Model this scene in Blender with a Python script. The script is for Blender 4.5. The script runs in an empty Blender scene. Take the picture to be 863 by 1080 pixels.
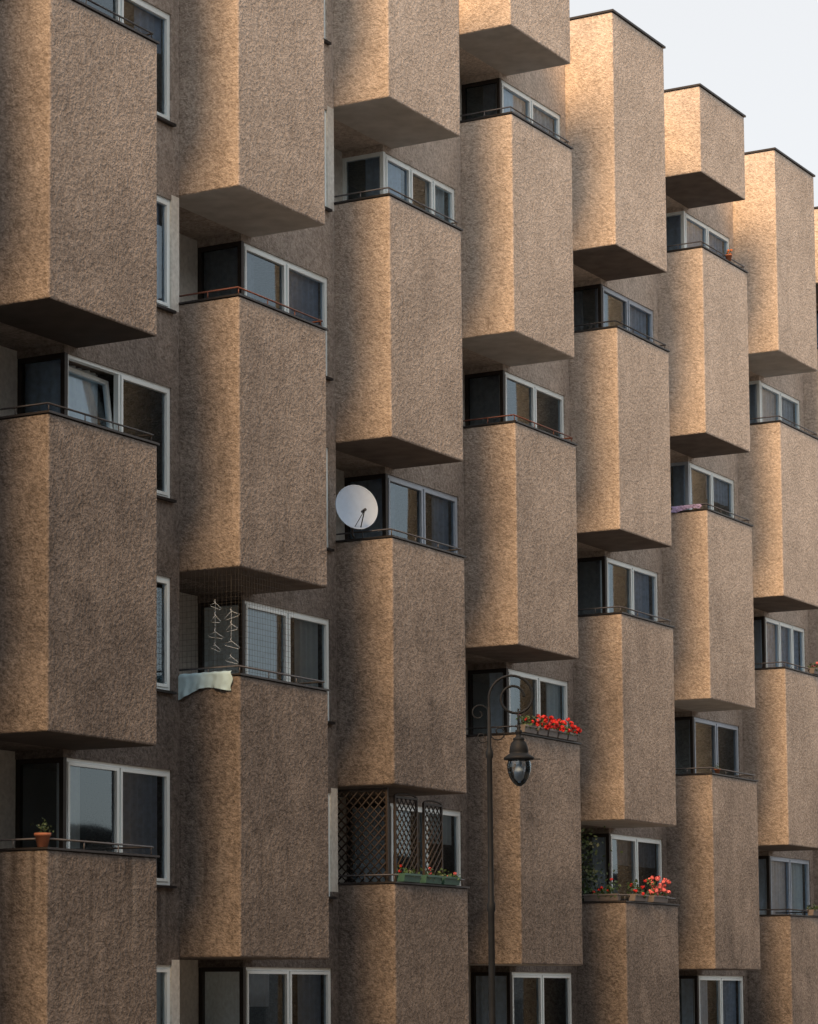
import bpy, bmesh, math, random
from mathutils import Matrix, Vector
random.seed(7)
scene=bpy.context.scene
scene.view_settings.view_transform='Standard'
scene.view_settings.look='None'
scene.view_settings.exposure=0
COL=scene.collection

# ---------------------------------------------------------------- materials
def new_mat(name):
    m=bpy.data.materials.new(name); m.use_nodes=True
    nt=m.node_tree
    b=nt.nodes['Principled BSDF']
    return m,nt,b
def simple(name,col,rough=0.6,metal=0.0,noise=0.15,scale=12,bump=0.0,spec=0.5):
    m,nt,b=new_mat(name)
    N=nt.nodes; L=nt.links
    g=N.new('ShaderNodeNewGeometry')
    n=N.new('ShaderNodeTexNoise'); n.inputs['Scale'].default_value=scale; n.inputs['Detail'].default_value=5
    L.new(g.outputs['Position'],n.inputs['Vector'])
    r=N.new('ShaderNodeValToRGB')
    r.color_ramp.elements[0].position=0.3; r.color_ramp.elements[1].position=0.7
    r.color_ramp.elements[0].color=(*[c*(1-noise) for c in col],1)
    r.color_ramp.elements[1].color=(*[min(1,c*(1+noise)) for c in col],1)
    L.new(n.outputs['Fac'],r.inputs['Fac']); L.new(r.outputs['Color'],b.inputs['Base Color'])
    b.inputs['Roughness'].default_value=rough; b.inputs['Metallic'].default_value=metal
    b.inputs['Specular IOR Level'].default_value=spec
    if bump>0:
        bp=N.new('ShaderNodeBump'); bp.inputs['Strength'].default_value=1; bp.inputs['Distance'].default_value=bump
        L.new(n.outputs['Fac'],bp.inputs['Height']); L.new(bp.outputs['Normal'],b.inputs['Normal'])
    return m

def plaster(name,dark,light,shade_soot_col,bump=0.028,shade_soot=1.0):
    m,nt,b=new_mat(name); N=nt.nodes; L=nt.links
    def math_(op,a,bv=None,c=None):
        x=N.new('ShaderNodeMath'); x.operation=op
        for i,v in enumerate((a,bv,c)):
            if v is None: continue
            if isinstance(v,(int,float)): x.inputs[i].default_value=v
            else: L.new(v,x.inputs[i])
        return x.outputs[0]
    g=N.new('ShaderNodeNewGeometry'); pos=g.outputs['Position']
    def noise(scale,detail,vec,rough=0.6,dist=0.0):
        n=N.new('ShaderNodeTexNoise'); n.inputs['Scale'].default_value=scale; n.inputs['Detail'].default_value=detail
        n.inputs['Roughness'].default_value=rough; n.inputs['Distortion'].default_value=dist
        L.new(vec,n.inputs['Vector']); return n.outputs['Fac']
    def mapped(s):
        mp=N.new('ShaderNodeMapping'); mp.inputs['Scale'].default_value=s; L.new(pos,mp.inputs['Vector']); return mp.outputs[0]
    strokes=noise(16,3,mapped((1,1,1.1)),0.5,0.0)
    fine=noise(38,2,pos,0.5)
    patch=noise(0.7,6,pos,0.6)
    mid=noise(4.2,5,pos,0.7)
    streak=noise(2.6,4,mapped((1,1,0.12)),0.65)
    h=math_('ADD',math_('MULTIPLY',strokes,1.0),math_('MULTIPLY',fine,0.6))
    ramp=N.new('ShaderNodeValToRGB')
    ramp.color_ramp.elements[0].position=0.38; ramp.color_ramp.elements[1].position=0.62
    ramp.color_ramp.elements[0].color=(*dark,1); ramp.color_ramp.elements[1].color=(*light,1)
    mixv=math_('ADD',math_('MULTIPLY',strokes,0.44),math_('ADD',math_('MULTIPLY',fine,0.28),math_('MULTIPLY',mid,0.28)))
    L.new(mixv,ramp.inputs['Fac'])
    # painted-in shade, stronger low and towards near end; plus sooty patches, run-off streaks
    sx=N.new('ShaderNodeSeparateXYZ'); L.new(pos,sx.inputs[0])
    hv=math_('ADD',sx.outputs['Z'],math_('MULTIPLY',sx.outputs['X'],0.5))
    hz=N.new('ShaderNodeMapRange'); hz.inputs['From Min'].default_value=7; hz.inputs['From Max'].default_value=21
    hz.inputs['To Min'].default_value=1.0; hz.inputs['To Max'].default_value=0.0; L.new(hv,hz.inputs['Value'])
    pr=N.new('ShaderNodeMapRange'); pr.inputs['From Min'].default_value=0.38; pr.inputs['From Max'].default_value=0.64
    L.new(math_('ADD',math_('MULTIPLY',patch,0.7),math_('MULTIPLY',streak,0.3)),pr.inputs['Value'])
    sf=math_('MULTIPLY',math_('ADD',math_('MULTIPLY',hz.outputs[0],0.86),math_('MULTIPLY',pr.outputs[0],0.24)),shade_soot)
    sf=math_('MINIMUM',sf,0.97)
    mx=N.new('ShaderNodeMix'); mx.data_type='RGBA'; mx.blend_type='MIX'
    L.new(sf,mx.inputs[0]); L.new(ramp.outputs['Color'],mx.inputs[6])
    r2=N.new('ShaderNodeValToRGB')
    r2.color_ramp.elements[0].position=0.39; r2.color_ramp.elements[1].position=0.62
    r2.color_ramp.elements[0].color=(*[c*0.55 for c in shade_soot_col],1); r2.color_ramp.elements[1].color=(*[c*1.5 for c in shade_soot_col],1)
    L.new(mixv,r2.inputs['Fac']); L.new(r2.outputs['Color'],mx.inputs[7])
    # vertical run-off drips below the lowest near parapet
    lv=math_('ADD',sx.outputs['Z'],0.0)
    lowm=N.new('ShaderNodeMapRange'); lowm.inputs['From Min'].default_value=2.4; lowm.inputs['From Max'].default_value=4.2
    lowm.inputs['To Min'].default_value=.10; lowm.inputs['To Max'].default_value=0.85; L.new(lv,lowm.inputs['Value'])
    cut=N.new('ShaderNodeMapRange'); cut.inputs['From Min'].default_value=4.2; cut.inputs['From Max'].default_value=4.8
    cut.inputs['To Min'].default_value=1; cut.inputs['To Max'].default_value=0.03; L.new(sx.outputs['Z'],cut.inputs['Value'])
    nx=N.new('ShaderNodeMapRange'); nx.inputs['From Min'].default_value=0.2; nx.inputs['From Max'].default_value=2.5
    nx.inputs['To Min'].default_value=1; nx.inputs['To Max'].default_value=0.2; L.new(sx.outputs['X'],nx.inputs['Value'])
    dm=math_('MULTIPLY',math_('MULTIPLY',lowm.outputs[0],cut.outputs[0]),nx.outputs[0])
    def drips(scale,a,b_,col,amt,prev):
        st=noise(scale,3,mapped((1,1,0.06)),0.6)
        sr=N.new('ShaderNodeMapRange'); sr.inputs['From Min'].default_value=a; sr.inputs['From Max'].default_value=b_; L.new(st,sr.inputs['Value'])
        mm=N.new('ShaderNodeMix'); mm.data_type='RGBA'; mm.blend_type='MIX'
        L.new(math_('MULTIPLY',math_('MULTIPLY',sr.outputs[0],dm),amt*shade_soot),mm.inputs[0]); L.new(prev,mm.inputs[6]); mm.inputs[7].default_value=(*col,1)
        return mm.outputs[2]
    out=drips(5.0,.50,.66,(.30,.28,.26),.45,mx.outputs[2])
    out=drips(7.0,.50,.64,(.045,.04,.038),.7,out)
    L.new(out,b.inputs['Base Color'])
    b.inputs['Roughness'].default_value=0.95
    b.inputs['Specular IOR Level'].default_value=0.15
    bp=N.new('ShaderNodeBump'); bp.inputs['Strength'].default_value=1.0; bp.inputs['Distance'].default_value=bump
    L.new(h,bp.inputs['Height']); L.new(bp.outputs['Normal'],b.inputs['Normal'])
    return m

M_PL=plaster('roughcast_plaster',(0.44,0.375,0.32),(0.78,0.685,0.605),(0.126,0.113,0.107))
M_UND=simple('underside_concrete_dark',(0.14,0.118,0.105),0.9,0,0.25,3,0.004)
M_UNB=simple('underside_concrete_near_black',(0.045,0.038,0.035),0.9,0,0.25,3,0.004)  # near-black concrete for the undersides of the nearest columns
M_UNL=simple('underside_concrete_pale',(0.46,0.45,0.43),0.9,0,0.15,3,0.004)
M_PALE=simple('pale_stucco',(0.66,0.66,0.62),0.95,0,0.14,14,0.012)
M_COP=simple('dark_metal_flashing',(0.035,0.033,0.035),0.5,0.4,0.2)
M_RAIL=[simple('grey_painted_rail',(0.11,0.11,0.12),0.5,0.5),simple('rust_red_rail',(0.16,0.06,0.04),0.6,0.2),simple('dark_rail',(0.04,0.04,0.045),0.5,0.4)]
M_WHITE=simple('white_window_frame',(0.87,0.97,1.0),0.35,0,0.0)
M_GREYF=simple('blue_grey_window_frame',(0.44,0.52,0.62),0.5,0,0.08)
M_BROWN=simple('dark_brown_wood',(0.022,0.016,0.013),0.6,0,0.2)
M_INT=simple('room_wall',(0.15,0.17,0.20),0.9,0,0.1,1)
M_ROOF=simple('roof_felt',(0.05,0.05,0.05),0.9,0,0.2)
CURT=[simple('curtain_white',(0.82,0.93,1.0),0.9,0,0.06),simple('curtain_blue_grey',(0.42,0.54,0.68),0.9,0,0.15),
      simple('curtain_pale_grey',(0.62,0.69,0.76),0.9,0,0.1),simple('curtain_dark',(0.20,0.24,0.30),0.9,0,0.2)]
def glass(name,tint,refl):
    m=bpy.data.materials.new(name); m.use_nodes=True; nt=m.node_tree; N=nt.nodes; L=nt.links
    N.remove(N['Principled BSDF']); out=N['Material Output']
    t=N.new('ShaderNodeBsdfTransparent'); t.inputs[0].default_value=(*tint,1)
    gl=N.new('ShaderNodeBsdfGlossy'); gl.inputs['Roughness'].default_value=0.03; gl.inputs['Color'].default_value=(0.74,0.89,1,1)
    n=N.new('ShaderNodeTexNoise'); n.inputs['Scale'].default_value=0.9; n.inputs['Detail'].default_value=0
    g=N.new('ShaderNodeNewGeometry'); L.new(g.outputs['Position'],n.inputs['Vector'])
    bp=N.new('ShaderNodeBump'); bp.inputs['Distance'].default_value=0.02; bp.inputs['Strength'].default_value=0.3
    L.new(n.outputs['Fac'],bp.inputs['Height']); L.new(bp.outputs[0],gl.inputs['Normal'])
    fr=N.new('ShaderNodeFresnel'); fr.inputs['IOR'].default_value=refl
    mx=N.new('ShaderNodeMixShader'); L.new(fr.outputs[0],mx.inputs[0]); L.new(t.outputs[0],mx.inputs[1]); L.new(gl.outputs[0],mx.inputs[2])
    L.new(mx.outputs[0],out.inputs['Surface']); return m
M_GL=glass('window_pane_glass',(0.96,0.98,1.0),2.0)

# ---------------------------------------------------------------- mesh helpers
class MB:
    def __init__(s): s.bm=bmesh.new()
    def box(s,x0,x1,y0,y1,z0,z1,mi=0):
        v=[s.bm.verts.new(p) for p in ((x0,y0,z0),(x1,y0,z0),(x1,y1,z0),(x0,y1,z0),(x0,y0,z1),(x1,y0,z1),(x1,y1,z1),(x0,y1,z1))]
        for q in ((0,3,2,1),(4,5,6,7),(0,1,5,4),(1,2,6,5),(2,3,7,6),(3,0,4,7)):
            f=s.bm.faces.new([v[i] for i in q]); f.material_index=mi
    def quad(s,pts,mi=0,smooth=False):
        f=s.bm.faces.new([s.bm.verts.new(p) for p in pts]); f.material_index=mi; f.smooth=smooth
    def tube(s,pts,r,seg=8,mi=0,closed=False,radii=None):
        pts=[Vector(p) for p in pts]; rings=[]; n=len(pts)
        up=None
        for i,p in enumerate(pts):
            a=pts[i-1] if (i>0 or closed) else p
            c=pts[(i+1)%n] if (i<n-1 or closed) else p
            d=(c-a)
            if d.length<1e-9: d=Vector((0,0,1))
            d.normalize()
            if up is None: up=Vector((0,0,1)) if abs(d.z)<0.9 else Vector((1,0,0))
            x=d.cross(up)
            if x.length<1e-4: x=d.cross(Vector((1,0.3,0)))
            x.normalize(); y=x.cross(d).normalized(); up=y
            rr=radii[i] if radii else r
            rings.append([s.bm.verts.new(p+x*rr*math.cos(2*math.pi*k/seg)+y*rr*math.sin(2*math.pi*k/seg)) for k in range(seg)])
        m=n if closed else n-1
        for i in range(m):
            A=rings[i];B=rings[(i+1)%n]
            for k in range(seg):
                f=s.bm.faces.new((A[k],A[(k+1)%seg],B[(k+1)%seg],B[k])); f.smooth=True; f.material_index=mi
        if not closed:
            s.bm.faces.new(rings[0]).material_index=mi; s.bm.faces.new(rings[-1][::-1]).material_index=mi
    def lathe(s,prof,seg=24,mi=0,c=(0,0,0),M=None):
        rings=[]
        for r,z in prof:
            ring=[]
            for k in range(seg):
                a=2*math.pi*k/seg
                p=Vector((r*math.cos(a),r*math.sin(a),z))
                if M is not None: p=M@p
                ring.append(s.bm.verts.new(p+Vector(c)))
            rings.append(ring)
        for A,B in zip(rings,rings[1:]):
            for k in range(seg):
                f=s.bm.faces.new((A[k],A[(k+1)%seg],B[(k+1)%seg],B[k])); f.smooth=True; f.material_index=mi
    def done(s,name,mats,recalc=True,dist=None):
        if dist: bmesh.ops.remove_doubles(s.bm,verts=s.bm.verts,dist=dist)
        if recalc: bmesh.ops.recalc_face_normals(s.bm,faces=s.bm.faces)
        me=bpy.data.meshes.new(name); s.bm.to_mesh(me); s.bm.free()
        for m in mats: me.materials.append(m)
        return me
def add(name,me,world=Matrix(),parent=None):
    o=bpy.data.objects.new(name,me); COL.objects.link(o)
    o.parent=parent
    if parent is not None:
        o.matrix_parent_inverse=Matrix()
        o.matrix_local=WM[parent.name].inverted()@world
    else: o.matrix_world=world
    WM[o.name]=world.copy()
    return o
WM={}

# ---------------------------------------------------------------- layout
ANG=math.radians(32.7)
R=Vector((math.sin(ANG),math.cos(ANG),0)); V=Vector((math.cos(ANG),-math.sin(ANG),0))
ROT=Matrix.Rotation(math.pi/2-ANG,4,'Z')
A0=Vector((-2.549,36.51,0)); STEP=Vector((2.57,4.55,0))
USP=5.215; W=2.58; D=1.315; UW0=2.35; UW1=5.0; REC=0.8; ROOF=21.5
def CM(n,u=0,y=0,z=0):
    o=A0+STEP*n
    return Matrix.Translation(o)@ROT@Matrix.Translation((u,y,z))
WH=1.66
def C(k): return 2.84+2.8*k      # underside of the box over level k
def S(k): return 1.07+2.8*k      # window sill
def T(k): return S(k)+WH         # window head
def PT(n,k): return S(k)+(.27 if n<=0 else (.20 if k<3 else .14))   # parapet top
def gaps(n): return [k for k in range(7) if (k%2==1)==(n%2==0)]
def boxes(n):
    g=gaps(n); r=[]; lo=0.0
    for k in g:
        r.append((lo,PT(n,k),k)); lo=C(k)
    r.append((lo,ROOF,None)); return r
NC=range(-1,9)

root=bpy.data.objects.new('apartment_building',None); COL.objects.link(root)
root.matrix_world=Matrix.Translation(A0); WM[root.name]=Matrix.Translation(A0)
root['label']='brown roughcast concrete apartment block with staggered box balconies'
root['category']='apartment building'

# walls
wb=MB(); ib=MB()
def cbox(mb,n,x0,x1,y0,y1,z0,z1):
    M=Matrix.Translation(-A0)@CM(n)
    v=[mb.bm.verts.new(M@Vector(p)) for p in ((x0,y0,z0),(x1,y0,z0),(x1,y1,z0),(x0,y1,z0),(x0,y0,z1),(x1,y0,z1),(x1,y1,z1),(x0,y1,z1))]
    for q in ((0,3,2,1),(4,5,6,7),(0,1,5,4),(1,2,6,5),(2,3,7,6),(3,0,4,7)): mb.bm.faces.new([v[i] for i in q])
WT=21.2
for n in NC:
    pale_lv=[k for k in gaps(n+1) if (n+1,k) in ((0,3),(0,1),(1,4),(1,0),(2,1),(2,5))]
    z0=0
    for k in pale_lv:
        za,zb_=max(0,PT(n+1,k)-.12),C(k)-.03
        if za>z0: cbox(wb,n,UW1,USP-0.003,0,1.5,z0,za)
        mb=MB(); mb.box(0,USP-.003-UW1,0,1.5,0,zb_-za)
        pp=add('recess_wall',mb.done('recess_pier',[M_PALE]),CM(n,UW1,0,za),root); z0=zb_
    cbox(wb,n,UW1,USP-0.003,0,1.5,z0,WT)
    if 0<=n<=7:
        zs=0
        for k in range(7):
            cbox(wb,n,UW0,UW1,0,1.5,zs,S(k)); zs=T(k)
        cbox(wb,n,UW0,UW1,0,1.5,zs,WT)
    else: cbox(wb,n,UW0,UW1,0,1.5,0,WT)
    for (lo,hi,k) in boxes(n):
        top=hi-1.0 if k is not None else WT
        if top>lo: cbox(wb,n,0,UW0,0,1.5,max(0,lo),top)
        if k is not None:
            zb=max(top,0); mb=MB(); mb.box(0.001,UW0-0.001,REC,1.5,0,C(k)-zb)
            add('recess_wall',mb.done('recess_wall',[M_PALE]),CM(n,0,0,zb),root)
            cbox(wb,n,UW0-0.1,UW0,0,REC,T(k),C(k))   # lintel over side door
    cbox(ib,n,0,USP,1.5+0.002,12,0,WT-0.05)
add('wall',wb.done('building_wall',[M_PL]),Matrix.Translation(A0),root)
add('room_wall',ib.done('room_wall',[M_INT]),Matrix.Translation(A0),root)

# balconies
def ring(bm_,o,t,z0,z1,W_=W,D_=D,mi=0):
    O=[(-o,0),(-o,-D_-o),(W_+o,-D_-o),(W_+o,0)]; I=[(t,0),(t,-D_+t),(W_-t,-D_+t),(W_-t,0)]
    def vv(P,z): return [bm_.bm.verts.new((x,y,z)) for x,y in P]
    a,b,c,d=vv(O,z0),vv(O,z1),vv(I,z0),vv(I,z1)
    F=bm_.bm.faces.new
    for i in range(3):
        F((a[i],a[i+1],b[i+1],b[i])).material_index=mi; F((c[i],d[i],d[i+1],c[i+1])).material_index=mi
        F((b[i],b[i+1],d[i+1],d[i])).material_index=mi; F((a[i],c[i],c[i+1],a[i+1])).material_index=mi
    for i in (0,3): F((a[i],b[i],d[i],c[i])).material_index=mi
def balcony_mesh(h,hollow,um):
    mb=MB(); bm_=mb.bm
    O=[(0,0),(0,-D),(W,-D),(W,0)]; t=.12; I=[(t,0),(t,-D+t),(W-t,-D+t),(W-t,0)]
    vb=[bm_.verts.new((x,y,0)) for x,y in O]; vt=[bm_.verts.new((x,y,h)) for x,y in O]
    F=bm_.faces.new
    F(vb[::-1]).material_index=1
    for i in range(3): F((vb[i],vb[i+1],vt[i+1],vt[i]))
    if not hollow: F(vt)
    else:
        it=[bm_.verts.new((x,y,h)) for x,y in I]; ii=[bm_.verts.new((x,y,h-1)) for x,y in I]
        for i in range(3):
            F((vt[i],vt[i+1],it[i+1],it[i])); F((it[i],it[i+1],ii[i+1],ii[i]))
        F(ii)
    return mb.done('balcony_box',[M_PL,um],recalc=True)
for n in NC:
    for (lo,hi,k) in boxes(n):
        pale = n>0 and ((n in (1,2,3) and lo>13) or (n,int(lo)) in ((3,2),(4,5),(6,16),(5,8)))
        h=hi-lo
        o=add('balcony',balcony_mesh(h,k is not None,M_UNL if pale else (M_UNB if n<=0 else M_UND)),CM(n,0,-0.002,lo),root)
        bv=o.modifiers.new('bevel','BEVEL'); bv.width=0.03; bv.segments=3; bv.limit_method='ANGLE'; bv.angle_limit=1.0
        mb=MB()
        if k is not None: ring(mb,0.02,0.13,0,0.028)
        else: mb.box(-.03,W+.03,-D-.03,0.0,0,0.04)
        add('coping',mb.done('coping',[M_COP]),CM(n,0,-0.004,hi+0.001),o)
        if k is not None and n>=0:
            mb=MB(); e=.05; zr=.12
            mb.tube([(e,-.03,zr),(e,-D+e,zr),(W-e,-D+e,zr),(W-e,-.03,zr)],.014,8)
            for (x,y) in [(e,-.15),(e,-.75),(e+.02,-D+e),(.9,-D+e),(1.7,-D+e),(W-e,-D+e+.02),(W-e,-.5)]:
                mb.tube([(x,y,0),(x,y,zr)],.009,6)
            rm=M_RAIL[{(1,4):1,(3,4):1,(5,4):0,(0,1):0,(0,3):2}.get((n,k),random.choice([0,0,2,2]))]
            add('railing',mb.done('railing',[rm]),CM(n,0,-0.004,hi+0.02),o)

# windows
WW=UW1-UW0
def sash(mb,a,b,z0,z1,s=.045,y0=.015,y1=.085):
    mb.box(a,b,y0,y1,z0,z0+s); mb.box(a,b,y0,y1,z1-s,z1); mb.box(a,a+s,y0,y1,z0+s,z1-s); mb.box(b-s,b,y0,y1,z0+s,z1-s)
def window_mesh(splits,fm,skip=None):
    mb=MB(); f=.05
    mb.box(0,WW,.03,.12,0,f); mb.box(0,WW,.03,.12,WH-f,WH); mb.box(0,f,.03,.12,f,WH-f); mb.box(WW-f,WW,.03,.12,f,WH-f)
    xs=[f]+[WW*s for s in splits]+[WW-f]
    for x in xs[1:-1]: mb.box(x-.025,x+.025,.035,.115,f,WH-f)
    for i in range(len(xs)-1):
        if i==skip: continue
        a=xs[i]+(.025 if i else 0)+.004; b=xs[i+1]-(.025 if i<len(xs)-2 else 0)-.004
        sash(mb,a,b,f+.004,WH-f-.004)
    return mb.done('window_frame',[fm])
WMESH={}
for key,sp in (('two',(.5,)),('three',(.36,.68))):
    for fk,fm in (('w',M_WHITE),('g',M_GREYF)): WMESH[key,fk]=window_mesh(sp,fm)
WMESH['open','w']=window_mesh((.5,),M_WHITE,0)
def pane(x0,x1):
    mb=MB(); mb.quad([(x0,.06,.05),(x1,.06,.05),(x1,.06,WH-.05),(x0,.06,WH-.05)]); return mb.done('window_glass',[M_GL])
GLM=pane(.05,WW-.05); GLH=pane(WW/2+.03,WW-.05)
mb=MB(); mb.box(-.03,WW+.03,-.07,.03,-.04,-.003); SILM=mb.done('window_sill',[M_COP])
def curtain_mesh(x0,x1,h,mat,amp=.025,H=WH,axis='x'):
    mb=MB(); N=max(8,int((x1-x0)*40)); ph=random.random()*6
    prev=None
    for i in range(N+1):
        x=x0+(x1-x0)*i/N; y=.155+amp*math.sin(i*.9+ph)+amp*.5*math.sin(i*.37+ph)
        p=(x,y) if axis=='x' else (y-.10,x)
        a=mb.bm.verts.new((*p,H-h)); b=mb.bm.verts.new((*p,H-.02))
        if prev:
            f=mb.bm.faces.new((prev[0],a,b,prev[1])); f.smooth=True
        prev=(a,b)
    return mb.done('curtain',[mat],recalc=False)
spec={(0,3):('open','w'),(0,1):('two','w'),(5,2):('two','g'),(6,1):('two','g')}
for n in range(0,8):
    for k in range(7):
        key=spec.get((n,k),('three' if (n,k) in ((6,3),(2,5)) else 'two','g' if random.random()<.12 else 'w'))
        o=add('window',WMESH[key],CM(n,UW0,0,S(k)),root)
        add('window_glass',GLH if key[0]=='open' else GLM,CM(n,UW0,0,S(k)),o)
        add('window_sill',SILM,CM(n,UW0,0,S(k)),o)
        if key[0]=='open':
            # sash tilted inward at the top (bottom-hung)
            wd=WW/2-.03-.055-.01
            mb=MB(); sash(mb,0,wd,0,WH-.12,.06,-.035,.035); mb2=MB(); mb2.quad([(.04,0,.04),(wd-.04,0,.04),(wd-.04,0,WH-.16),(.04,0,WH-.16)])
            SM=CM(n,UW0+.06,.06,S(k)+.055)@Matrix.Rotation(math.radians(-8),4,'X')@Matrix.Rotation(math.radians(2),4,'Y')
            so_=add('open_sash',mb.done('open_sash',[M_WHITE]),SM,o); so_['label']='window sash tilted open'
            add('window_glass',mb2.done('sash_glass',[M_GL]),SM,o)
            add('curtain',curtain_mesh(.08,1.28,WH-.03,CURT[0]),CM(n,UW0,.20,S(k)),o)
        c=random.random()
        if c<.95 and key[0]!='open':
            m=random.choice([CURT[0],CURT[1],CURT[1],CURT[2],CURT[3]])
            a,b=random.choice([(.06,1.3),(1.3,2.55),(.06,.9),(1.9,2.58),(.06,2.58),(.06,2.58)])
            h=random.choice([WH-.03,WH-.03,WH-.03,.6])
            if (n,k)==(0,1): m,a,b,h=CURT[1],1.35,2.55,WH-.03
            add('curtain',curtain_mesh(a,b,h,m),CM(n,UW0,0,S(k)),o)
            if b-a<1.3: add('curtain',curtain_mesh(*((1.9,2.58) if b<1.8 else (.06,.6)),WH-.03,random.choice([CURT[3],CURT[1],CURT[0]])),CM(n,UW0,.04,S(k)),o)
    for k in gaps(n):
        zf=PT(n,k)-1.0; H=T(k)-zf
        fm=M_WHITE if (n,k) in ((2,5),(4,4),(4,2),(6,5),(5,6)) else (M_GREYF if (n,k)==(5,4) else M_BROWN)
        mb=MB(); f=.07
        mb.box(-.09,-.01,.0,REC-.002,0.0,f); mb.box(-.09,-.01,0,REC-.002,H-f,H-.002)
        mb.box(-.09,-.01,0,f,f,H-f); mb.box(-.09,-.01,REC-f,REC-.002,f,H-f); mb.box(-.085,-.015,f,REC-f,.9,.97)
        d=add('balcony_door',mb.done('door_frame',[fm]),CM(n,UW0,0,zf),root)
        mb=MB(); mb.quad([(-.05,f,f),(-.05,REC-f,f),(-.05,REC-f,H-f),(-.05,f,H-f)])
        add('door_glass',mb.done('door_glass',[M_GL]),CM(n,UW0,0,zf),d)
        if (n,k)!=(0,1):
            a_,b_=random.choice([(.16,REC-.02),(.16,.42),(.45,REC-.02),(.16,REC-.02)])
            add('door_curtain',curtain_mesh(a_,b_,H-.1,random.choice([CURT[1],CURT[3],CURT[1],CURT[2]]),.015,H,'y'),CM(n,UW0,0,zf),d)

# ---------------------------------------------------------------- props on balconies
def tag(o,label,cat,group=None):
    o['label']=label; o['category']=cat
    if group: o['group']=group
M_DISH=simple('dish_white',(0.52,0.64,0.80),0.95,0,0.04)
M_DK=simple('dark_grey_metal',(0.05,0.05,0.055),0.5,0.5)
pt=PT(2,3)
def orient(direction):
    z=Vector(direction).normalized(); return z.to_track_quat('Z','Y').to_matrix().to_4x4()
dish=bpy.data.objects.new('satellite_dish',None); COL.objects.link(dish)
DM=CM(2,.03,-.62,pt+.03); dish.matrix_world=DM; WM[dish.name]=DM
tag(dish,'round white satellite dish clamped to a balcony parapet','satellite dish')
loc=DM.copy()
cen=Vector((-.19,-.12,.47))
facing=(ROT.to_3x3().inverted()@Vector((.38,-1,.16)))
Q=orient(facing)
mb=MB(); Rd=.365
prof=[(0.001,0)]+[(Rd*i/10,.05*(i/10)**2) for i in range(1,11)]+[(Rd+.008,.055),(Rd+.008,.04),(Rd*.7,.01),(0.001,-.02)]
mb.lathe(prof,36,0,cen,Q.to_3x3())
add('dish_reflector',mb.done('dish_reflector',[M_DISH]),loc,dish)
mb=MB(); fn=facing.normalized()
down=(Vector((0,0,-1))-fn*(Vector((0,0,-1)).dot(fn))).normalized()
side=fn.cross(down).normalized()
lnb=cen+fn*.33+down*.14
mb.tube([cen+down*Rd*.98+side*.06,lnb],.010,8)
mb.tube([cen+down*Rd*.98-side*.06,lnb],.006,8)
mb.tube([lnb+fn*.03,lnb-fn*.09],.024,12)
mb.tube([cen-fn*.02,cen-fn*.12,cen-fn*.12+Vector((0,0,-.40)),(0,0,0)],.02,8)
add('dish_arm',mb.done('dish_arm',[M_DK]),loc,dish)

# plants
M_LEAF=[simple('leaf_green',(0.05,0.10,0.035),0.6,0,0.4,30),simple('leaf_green_dark',(0.03,0.06,0.025),0.6,0,0.4,30)]
M_RED=simple('petal_red',(0.52,0.02,0.02),0.6,0,0.4,40)
M_PINK=simple('petal_coral',(0.62,0.14,0.15),0.6,0,0.3,40)
M_ORG=simple('petal_orange',(0.65,0.2,0.05),0.6,0,0.3,40)
M_TERRA=simple('terracotta',(0.30,0.12,0.07),0.8,0,0.15)
M_PLANT=simple('planter_grey_plastic',(0.13,0.12,0.12),0.5,0,0.1)
M_PLANTG=simple('planter_teal_plastic',(0.03,0.09,0.075),0.5,0,0.1)
M_SOIL=simple('soil',(0.04,0.03,0.02),0.9)
def leafquad(mb,c,s):
    a=Vector((random.gauss(0,1),random.gauss(0,1),random.gauss(0,1))).normalized()
    b=a.cross(Vector((random.gauss(0,1),random.gauss(0,1),random.gauss(0,1)))).normalized()
    mb.quad([c-a*s,c-b*s*.6,c+a*s,c+b*s*.6])
def leaves_mesh(L_,Dp,H,count,size,z0,mat,droop=.06):
    mb=MB()
    for i in range(count):
        cx=random.uniform(0,L_); cl=.6+.4*math.sin(cx*9+1)
        leafquad(mb,Vector((cx,random.uniform(-Dp,Dp),z0+random.uniform(-droop,H*cl))),size*random.uniform(.6,1.3))
    return mb.done('leaves',[mat],recalc=False)
def flowers_mesh(L_,Dp,H,count,size,z0,mat):
    mb=MB()
    for i in range(count):
        c=Vector((random.uniform(0,L_),random.uniform(-Dp-.04,Dp),z0+H*random.uniform(.0,1.15)))
        for j in range(16):
            d=Vector((random.gauss(0,1),random.gauss(0,1),random.gauss(0,1))).normalized()
            p=c+d*size*.8; a=d.cross(Vector((0,.3,1))).normalized()*size*.55; b=d.cross(a).normalized()*size*.55
            mb.quad([p-a,p-b,p+a,p+b])
    return mb.done('flowers',[mat],recalc=False)
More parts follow.
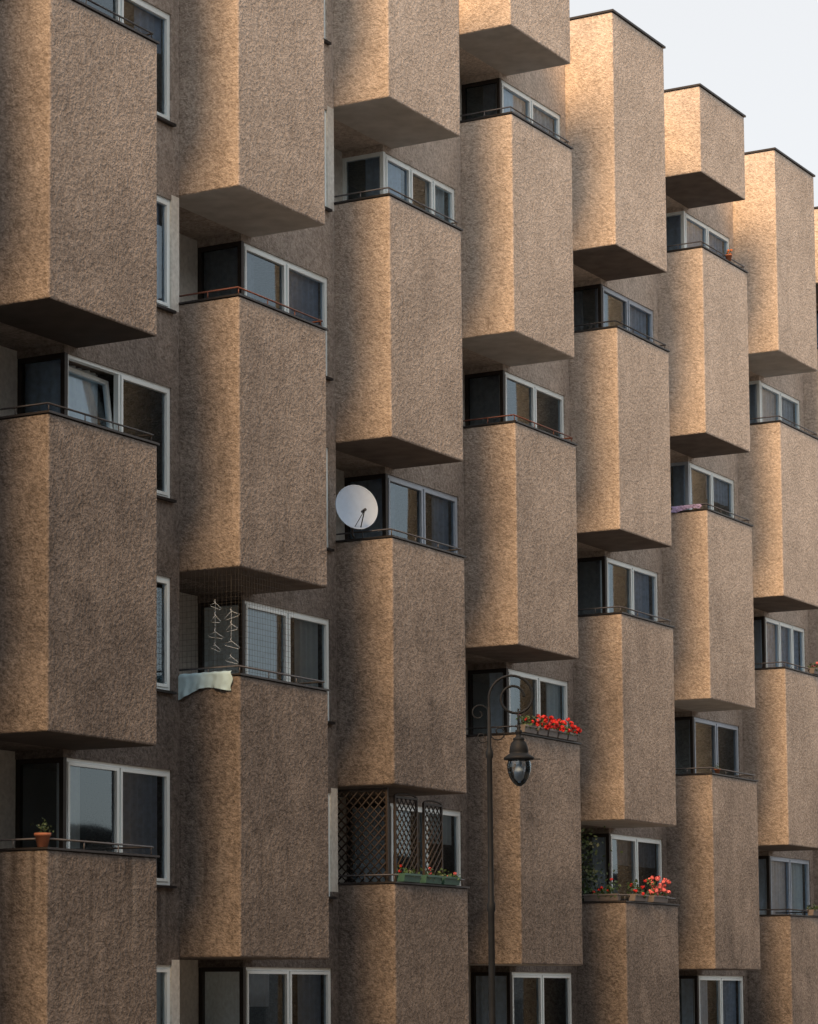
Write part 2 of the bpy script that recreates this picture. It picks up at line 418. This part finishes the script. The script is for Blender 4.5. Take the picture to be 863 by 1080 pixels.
def planter(n,u,y,z,L_,label,petal,nf=14,H=.22,pm=M_PLANT,leafc=260,fs=.035,side=False):
    M=CM(n,u,y,z)
    if side: M=M@Matrix.Rotation(math.pi/2,4,'Z')
    mb=MB(); w0,w1=.06,.08; h=.13
    pr=[(-w0,0),(-w1,h),(w1,h),(w0,0)]
    for (a,b) in zip(pr,pr[1:]+pr[:1]):
        if a[1]==h and b[1]==h: continue
        mb.quad([(0,a[0],a[1]),(L_,a[0],a[1]),(L_,b[0],b[1]),(0,b[0],b[1])])
    for x in (0,L_): mb.quad([(x,p[0],p[1]) for p in pr])
    mb.box(-.01,L_+.01,-w1-.012,-w1,h-.03,h+.003); mb.box(-.01,L_+.01,w1,w1+.012,h-.03,h+.003)
    mb.quad([(0,-w1,h-.02),(L_,-w1,h-.02),(L_,w1,h-.02),(0,w1,h-.02)],1)
    o=add('flower_box',mb.done('flower_box',[pm,M_SOIL]),M)
    tag(o,label,'flower box','flower boxes on the balcony parapets')
    add('leaves',leaves_mesh(L_,.10,H,int(leafc*L_),.035,h,random.choice(M_LEAF)),M,o)
    if nf: add('flowers',flowers_mesh(L_,.11,H,nf,fs,h,petal),M,o)
yF=-D+.0
p34=PT(3,2)+.035
for u in (.68,1.10,1.52,1.94):
    planter(3,u,yF,p34,.36,'grey flower box of dense bright red geraniums on a parapet',M_RED,15,.2,fs=.042)
planter(3,.10,yF,p34,.5,'flower box of small dark leaves with few red blooms',M_RED,5,.18)
p41=PT(4,1)+.035
planter(4,.08,-1.15,p41,.7,'leafy flower box with few red blooms on parapet',M_RED,5,.25,side=True)
planter(4,.3,yF,p41,.6,'leafy flower box with few red blooms on parapet',M_RED,7,.25)
planter(4,1.2,yF,p41,.7,'flower box overflowing with coral pink blooms',M_PINK,34,.32,fs=.045)
p21=PT(2,1)+.035
for u,c in ((.2,M_RED),(.95,M_PINK),(1.6,M_PINK)):
    planter(2,u,yF+.0,p21,.55,'teal flower box with sparse blooms in front of a trellis',c,2,.13,pm=M_PLANTG,leafc=110,fs=.03)
planter(6,1.7,yF,PT(6,3)+.035,.5,'flower box with small pale blooms',M_PINK,4,.12)
planter(6,1.3,yF,PT(6,1)+.035,.9,'flower box with green leaves on a parapet',M_RED,2,.12)

def pot(n,u,y,z,label,petal=None,s=1.0,leaf=True):
    M=CM(n,u,y,z); mb=MB()
    mb.lathe([(.001,0),(.07*s,0),(.10*s,.15*s),(.115*s,.15*s),(.115*s,.19*s),(.10*s,.19*s),(.09*s,.16*s),(.001,.16*s)],20)
    o=add('flower_pot',mb.done('flower_pot',[M_TERRA]),M); tag(o,label,'flower pot','potted plants on the balconies')
    if leaf:
        mb=MB()
        for i in range(60):
            leafquad(mb,Vector((random.gauss(0,.05)*s,random.gauss(0,.05)*s,.2*s+abs(random.gauss(0,.08))*s)),.022*s)
        add('leaves',mb.done('leaves',[M_LEAF[1]],recalc=False),M,o)
    if petal:
        add('flowers',flowers_mesh(.1*s,.06*s,.15*s,5,.03,.2*s,petal),M@Matrix.Translation((-.05*s,0,0)),o)
pot(0,.04,-1.22,PT(0,1)+.03,'terracotta pot with small green plant on parapet',None,.95)
pot(5,1.5,yF,PT(5,6)+.03,'pot of orange flowers on a balcony parapet',M_ORG,.7)
pot(5,.55,yF+.1,PT(5,2)+.03,'small terracotta pot on a balcony parapet',None,.6)

mb=MB()
for i in range(1000):
    z=random.uniform(0,1.45)
    leafquad(mb,Vector((.06+abs(random.gauss(0,.12)),-.1+random.gauss(0,.28)-.25*(z<.7),z)),.045*random.uniform(.6,1.3))
o=add('climbing_plant',mb.done('climbing_plant',[M_LEAF[1]],recalc=False),CM(4,0,0,p41)); tag(o,'dense green climbing plant in the balcony recess','plant')
mb=MB()
for j in range(4): mb.tube([(.06+.05*j,-.1-.1*j,-.98),(.08+.03*j,-.1-.09*j,.3),(.05+.05*j,-.1+.03*j,1.4)],.008,5)
add('stems',mb.done('stems',[M_BROWN]),CM(4,0,0,p41),o)

def lattice(n,u,y,z,w,h,rot,label,arch=0):
    M=CM(n,u,y,z)@Matrix.Rotation(rot,4,'Z'); mb=MB(); f=.035
    mb.box(0,w,-.02,.02,0,f); mb.box(0,w,-.02,.02,h-f,h); mb.box(0,f,-.02,.02,f,h-f); mb.box(w-f,w,-.02,.02,f,h-f)
    if arch: mb.tube([(w/2-(w/2-.01)*math.cos(t*math.pi/12),0,h-.005+arch*math.sin(t*math.pi/12)) for t in range(13)],.016,6)
    o=add('trellis',mb.done('trellis',[M_BROWN]),M); tag(o,label,'trellis','trellises on a balcony')
    mb=MB(); st=.15
    def clip(x0,z0,dx,dz):
        lo,hi=-9,9
        for p,d,a,b in ((x0,dx,f,w-f),(z0,dz,f,h-f)):
            t0,t1=(a-p)/d,(b-p)/d
            if t0>t1:t0,t1=t1,t0
            lo=max(lo,t0);hi=min(hi,t1)
        return (lo,hi)
    for sgn,yy in ((1,-.008),(-1,.008)):
        c=-h
        while c<w+h:
            lo,hi=clip(c,0 if sgn>0 else h,1,sgn)
            if hi-lo>.03: mb.tube([(c+lo,yy,(0 if sgn>0 else h)+sgn*lo),(c+hi,yy,(0 if sgn>0 else h)+sgn*hi)],.014,4)
            c+=st
    add('lattice',mb.done('lattice',[M_BROWN]),M,o)
lattice(2,.16,-1.12,p21-.1,1.05,1.60,math.pi/2,'dark wooden lattice trellis filling the balcony side')
lattice(2,.42,-D+.22,p21-.05,.78,1.44,0,'dark wooden lattice trellis with curved top at the balcony front',.05)
lattice(2,1.42,-D+.22,p21-.05,.66,1.38,0,'narrow dark wooden lattice trellis with curved top',.05)

k=2; pz=PT(1,k)+.03; H=C(k)-pz-.01
M_WIRE=simple('wire',(0.035,0.033,0.03),0.6,0.3)
mb=MB()
for i in range(17):
    y=-.02-i*.075; mb.tube([(.04,y,0),(.04,y,H)],.0017,4)
for i in range(22):
    x=.04+i*.075; mb.tube([(x,-D+.04,0),(x,-D+.04,H)],.0017,4)
for j in range(18):
    z=.05+j*.082; mb.tube([(.04,0,z),(.04,-D+.04,z),(1.62,-D+.04,z)],.0017,4)
o=add('wire_screen',mb.done('wire_screen',[M_WIRE]),CM(1,0,0,pz)); tag(o,'thin wire mesh screen closing off a balcony','wire screen')
M_SP=simple('white_plastic',(0.62,0.74,0.88),0.4,0,0.03)
rr_=random.Random(4)
# plastic clothes hangers hooked one under another on a cord
for (x,y,top) in ((.14,-.82,1.12),(.16,-1.08,.98)):
    mb=MB(); z=top
    mb.tube([(0,0,top),(0,.01,.15)],.002,4)
    while z>.28:
        w_=rr_.uniform(.08,.14); tl=rr_.uniform(-.04,.04); g=rr_.uniform(.04,.09)
        mb.tube([(0,.0,z),(0,.02,z-.03),(0,-.0,z-.05),(.01,-w_,z-.05-g+tl),(.01,-w_+.02,z-.07-g+tl),(.01,w_-.02,z-.07-g-tl),(.01,w_,z-.05-g-tl),(0,0,z-.05)],.003,5)
        z-=rr_.uniform(.17,.26)
    o=add('clothes_hanger',mb.done('clothes_hanger',[M_SP]),CM(1,x,y,pz)); tag(o,'string of white plastic clothes hangers behind the wire screen','clothes hanger','clothes hangers on a balcony')
    add('hook',(lambda m:(m.tube([(0,0,top-.02),(0,0,H)],.003,4),m.done('hook',[M_WIRE]))[1])(MB()),CM(1,x,y,pz),o)
def cloth(n,y0,y1,z,drop,mat,label,out=.045):
    mb=MB(); N=44; rows=[]
    for j in range(14):
        row=[]
        for i in range(N+1):
            t=i/N; y=y0+(y1-y0)*t
            if j<3: x=.16-.08*j; zz=.035+.004*math.sin(i)
            else:
                q=(j-2)/11; x=-out-.016*(math.sin(i*.55)+.6*math.sin(i*1.3+1))*q-.008*math.sin(i*.35+1)
                zz=.03-(drop*(1+.16*math.sin(i*.16+.4)-.35*t))*q
            row.append(mb.bm.verts.new((x,y+.02*math.sin(j*.7),zz)))
        rows.append(row)
    for a,b in zip(rows,rows[1:]):
        for i in range(N):
            f=mb.bm.faces.new((a[i],a[i+1],b[i+1],b[i])); f.smooth=True
    o=add('cloth',mb.done('cloth',[mat],recalc=False),CM(n,0,0,z)); tag(o,label,'cloth')
cloth(1,-.02,-1.2,pz+.01,.36,simple('pale_mint_cloth',(0.44,0.64,0.74),.9,0,.12,6),'pale mint cloth draped over balcony parapet')
cloth(5,-.55,-1.2,PT(5,4)+.10,.12,simple('purple_cloth',(0.42,0.36,0.62),.9,0,.3,9),'small lilac cloth on a balcony railing')

# ---------------------------------------------------------------- street lamp
M_IRON=simple('black_iron',(0.010,0.013,0.018),0.6,0.0,0.2,12,0,.15)
lx,ly=2.79,24.0
LM=Matrix.Translation((lx,ly,0))
lamp=bpy.data.objects.new('street_lamp',None); COL.objects.link(lamp); lamp.matrix_world=LM; WM[lamp.name]=LM
tag(lamp,'old-fashioned black iron street lamp with curled arm and lantern','street lamp')
UP=.11
mb=MB()
mb.lathe([(.001,.0),(.17,0),(.17,.12),(.13,.18),(.11,.6),(.12,.64),(.08,.7),(.055,.9),(.042,1.0),(.031,1.05),(.027,3.0),(.036,3.02),(.036,3.07),(.025,3.1),(.022,4.3),(.032,4.32),(.032,4.36),(.018,4.4),(.015,4.62+UP),(.001,4.66+UP)],20)
add('pole',mb.done('pole',[M_IRON]),LM,lamp)
mb=MB()
pts=[(.0,0,4.4),(0,0,4.55+UP)]
for i in range(0,52):
    a=math.pi-i*(2*math.pi*1.5/51)
    rr=.205*(1-i/51*.66)
    pts.append((.205+.02*i/51+rr*math.cos(a),0,4.72+UP+rr*math.sin(a)*1.0))
mb.tube(pts,.011,8)
def curl(x,z,r,a0,turn,n=30,tr=.006):
    pts=[]
    for i in range(n):
        a=a0+turn*i/(n-1); q=r*(1-.85*i/(n-1)); pts.append((x+q*math.cos(a),0,z+q*math.sin(a)))
    mb.tube(pts,tr,6)
curl(-.085,4.58+UP,.085,0,7.5); curl(-.06,4.38+UP,.06,0,-7.0); curl(.08,4.42+UP,.08,math.pi,7.0)
mb.tube([(.25,0,4.62+UP),(.25,0,4.45+UP)],.010,8)
add('arm',mb.done('arm',[M_IRON]),LM,lamp)
c=(.25,0,-.06+UP)
mb=MB(); mb.lathe([(.001,4.545),(.012,4.54),(.02,4.52),(.012,4.505),(.028,4.495),(.030,4.475),(.020,4.465),(.024,4.44),(.048,4.43),(.050,4.415),(.044,4.41),(.066,4.385),(.077,4.35),(.081,4.31),(.076,4.30),(.090,4.29),(.130,4.262),(.130,4.246),(.100,4.240),(.001,4.244)],28,0,c)
mb.tube([(.37,0,4.30),(.43,0,4.30)],.005,6)
add('lamp_shade',mb.done('lamp_shade',[M_IRON]),LM,lamp)
mg=glass('lantern_glass',(.72,.78,.84),1.7)
mb=MB(); mb.lathe([(.093,4.238),(.102,4.20),(.098,4.15),(.080,4.09),(.052,4.045),(.02,4.02),(.001,4.017)],28,0,c)
add('lamp_glass',mb.done('lamp_glass',[mg],recalc=True),LM,lamp)
mb=MB(); mb.lathe([(.001,4.236),(.025,4.225),(.028,4.18),(.045,4.14),(.04,4.09),(.02,4.065),(.001,4.06)],16,0,c)
add('lamp_bulb',mb.done('lamp_bulb',[simple('bulb_glass',(.38,.46,.54),.5,0,.03)]),LM,lamp)

# ---------------------------------------------------------------- setting
def sheet(name,pts,z,mat):
    mb=MB(); mb.quad([(x,y,z) for x,y in pts]); o=add(name,mb.done(name,[mat],recalc=False)); o['kind']='structure'; return o
M_GR=simple('ground_paving',(0.15,0.145,0.14),.9,0,.2,.6,.003)
M_AS=simple('asphalt',(0.05,0.05,0.052),.9,0,.2,2,.003)
sheet('ground',[(-800,-800),(800,-800),(800,800),(-800,800)],-.13,M_GR)
F_=STEP.normalized(); NV=Vector((F_.y,-F_.x,0))
def strip(name,d0,d1,z0,z1,mat,l0=-60,l1=150):
    mb=MB(); P=[A0+F_*l+NV*d for l,d in ((l0,d0),(l1,d0),(l1,d1),(l0,d1))]
    v=[mb.bm.verts.new((p.x,p.y,z)) for z in (z0,z1) for p in P]
    for q in ((0,3,2,1),(4,5,6,7),(0,1,5,4),(1,2,6,5),(2,3,7,6),(3,0,4,7)): mb.bm.faces.new([v[i] for i in q])
    o=add(name,mb.done(name,[mat])); o['kind']='structure'; return o
strip('pavement',-12,9,-.12,0,M_GR)
strip('road',9.0,16.0,-.126,-.118,M_AS)
strip('pavement',16.0,30,-.12,0,M_GR)

# off-view buildings: tall and closing ones added to cut skylight, terrace for reflections
m,nt,b=new_mat('far_facade'); N=nt.nodes; L=nt.links
br=N.new('ShaderNodeTexBrick'); br.offset=0; br.inputs['Scale'].default_value=1; br.inputs['Brick Width'].default_value=2.6; br.inputs['Row Height'].default_value=3.0
br.inputs['Mortar Size'].default_value=.75; br.inputs['Color1'].default_value=(.05,.055,.06,1); br.inputs['Color2'].default_value=(.09,.09,.09,1); br.inputs['Mortar'].default_value=(.26,.25,.24,1)
tc=N.new('ShaderNodeTexCoord'); mp=N.new('ShaderNodeMapping'); mp.inputs['Rotation'].default_value=(math.pi/2,0,0)
L.new(tc.outputs['Object'],mp.inputs[0]); L.new(mp.outputs[0],br.inputs['Vector']); L.new(br.outputs['Color'],b.inputs['Base Color'])
OB=Matrix.Translation(A0+NV*29)@Matrix.Rotation(math.atan2(F_.y,F_.x),4,'Z')
for (x0,x1,hh,y0,y1,lab) in ((-60,24,21,-12,0,'tall beige rendered off-view block across the street, added to cut skylight'),(36,110,7,-12,0,'low beige rendered terrace across the street'),(-82,-68,16,-12,45,'beige rendered off-view block closing off the street, added to cut skylight')):
    mb=MB(); mb.box(x0,x1,y0,y1,0,hh)
    ob=add('offview_building',mb.done('offview_building',[m]),OB); tag(ob,lab,'building')
    mb=MB(); mb.box(x0-.3,x1+.3,y0-.3,y1+.3,hh+.002,hh+.4)
    add('roof',mb.done('roof',[M_ROOF]),OB,ob)

# ---------------------------------------------------------------- light
w=bpy.data.worlds.new('World'); scene.world=w; w.use_nodes=True
nt=w.node_tree; N=nt.nodes; L=nt.links; bg=N['Background']; out=N['World Output']
sky=N.new('ShaderNodeTexSky'); sky.sky_type='NISHITA'; sky.sun_disc=False
EL=math.radians(36); al=math.radians(11.5)
az=(-R*math.cos(al)+V*math.sin(al)).normalized()
sky.sun_elevation=EL; sky.sun_rotation=math.atan2(az.x,az.y)%(2*math.pi)
sky.air_density=1.0; sky.dust_density=3.0
L.new(sky.outputs[0],bg.inputs['Color']); bg.inputs['Strength'].default_value=0.05
bg2=N.new('ShaderNodeBackground'); bg2.inputs['Color'].default_value=(1,.965,.905,1); bg2.inputs['Strength'].default_value=.77
ad=N.new('ShaderNodeAddShader'); L.new(bg.outputs[0],ad.inputs[0]); L.new(bg2.outputs[0],ad.inputs[1]); L.new(ad.outputs[0],out.inputs['Surface'])
sl=bpy.data.lights.new('sun','SUN'); sl.energy=5.0; sl.angle=math.radians(18); sl.color=(1,.59,.27)
so=bpy.data.objects.new('sun',sl); COL.objects.link(so)
sd=Vector((az.x*math.cos(EL),az.y*math.cos(EL),math.sin(EL)))
so.rotation_euler=(-sd).to_track_quat('-Z','Y').to_euler(); so.location=(0,-30,40)

cam=bpy.data.cameras.new('camera'); co=bpy.data.objects.new('camera',cam); COL.objects.link(co); scene.camera=co
co.location=(0,0,2.3); co.rotation_euler=(math.pi/2+math.atan(280/2990),0,0)
cam.sensor_width=36; cam.lens=36*2990/1080; cam.shift_x=(431.5-170)/1080; cam.shift_y=(770-540)/1080
cam.clip_end=3000; cam.clip_start=.1
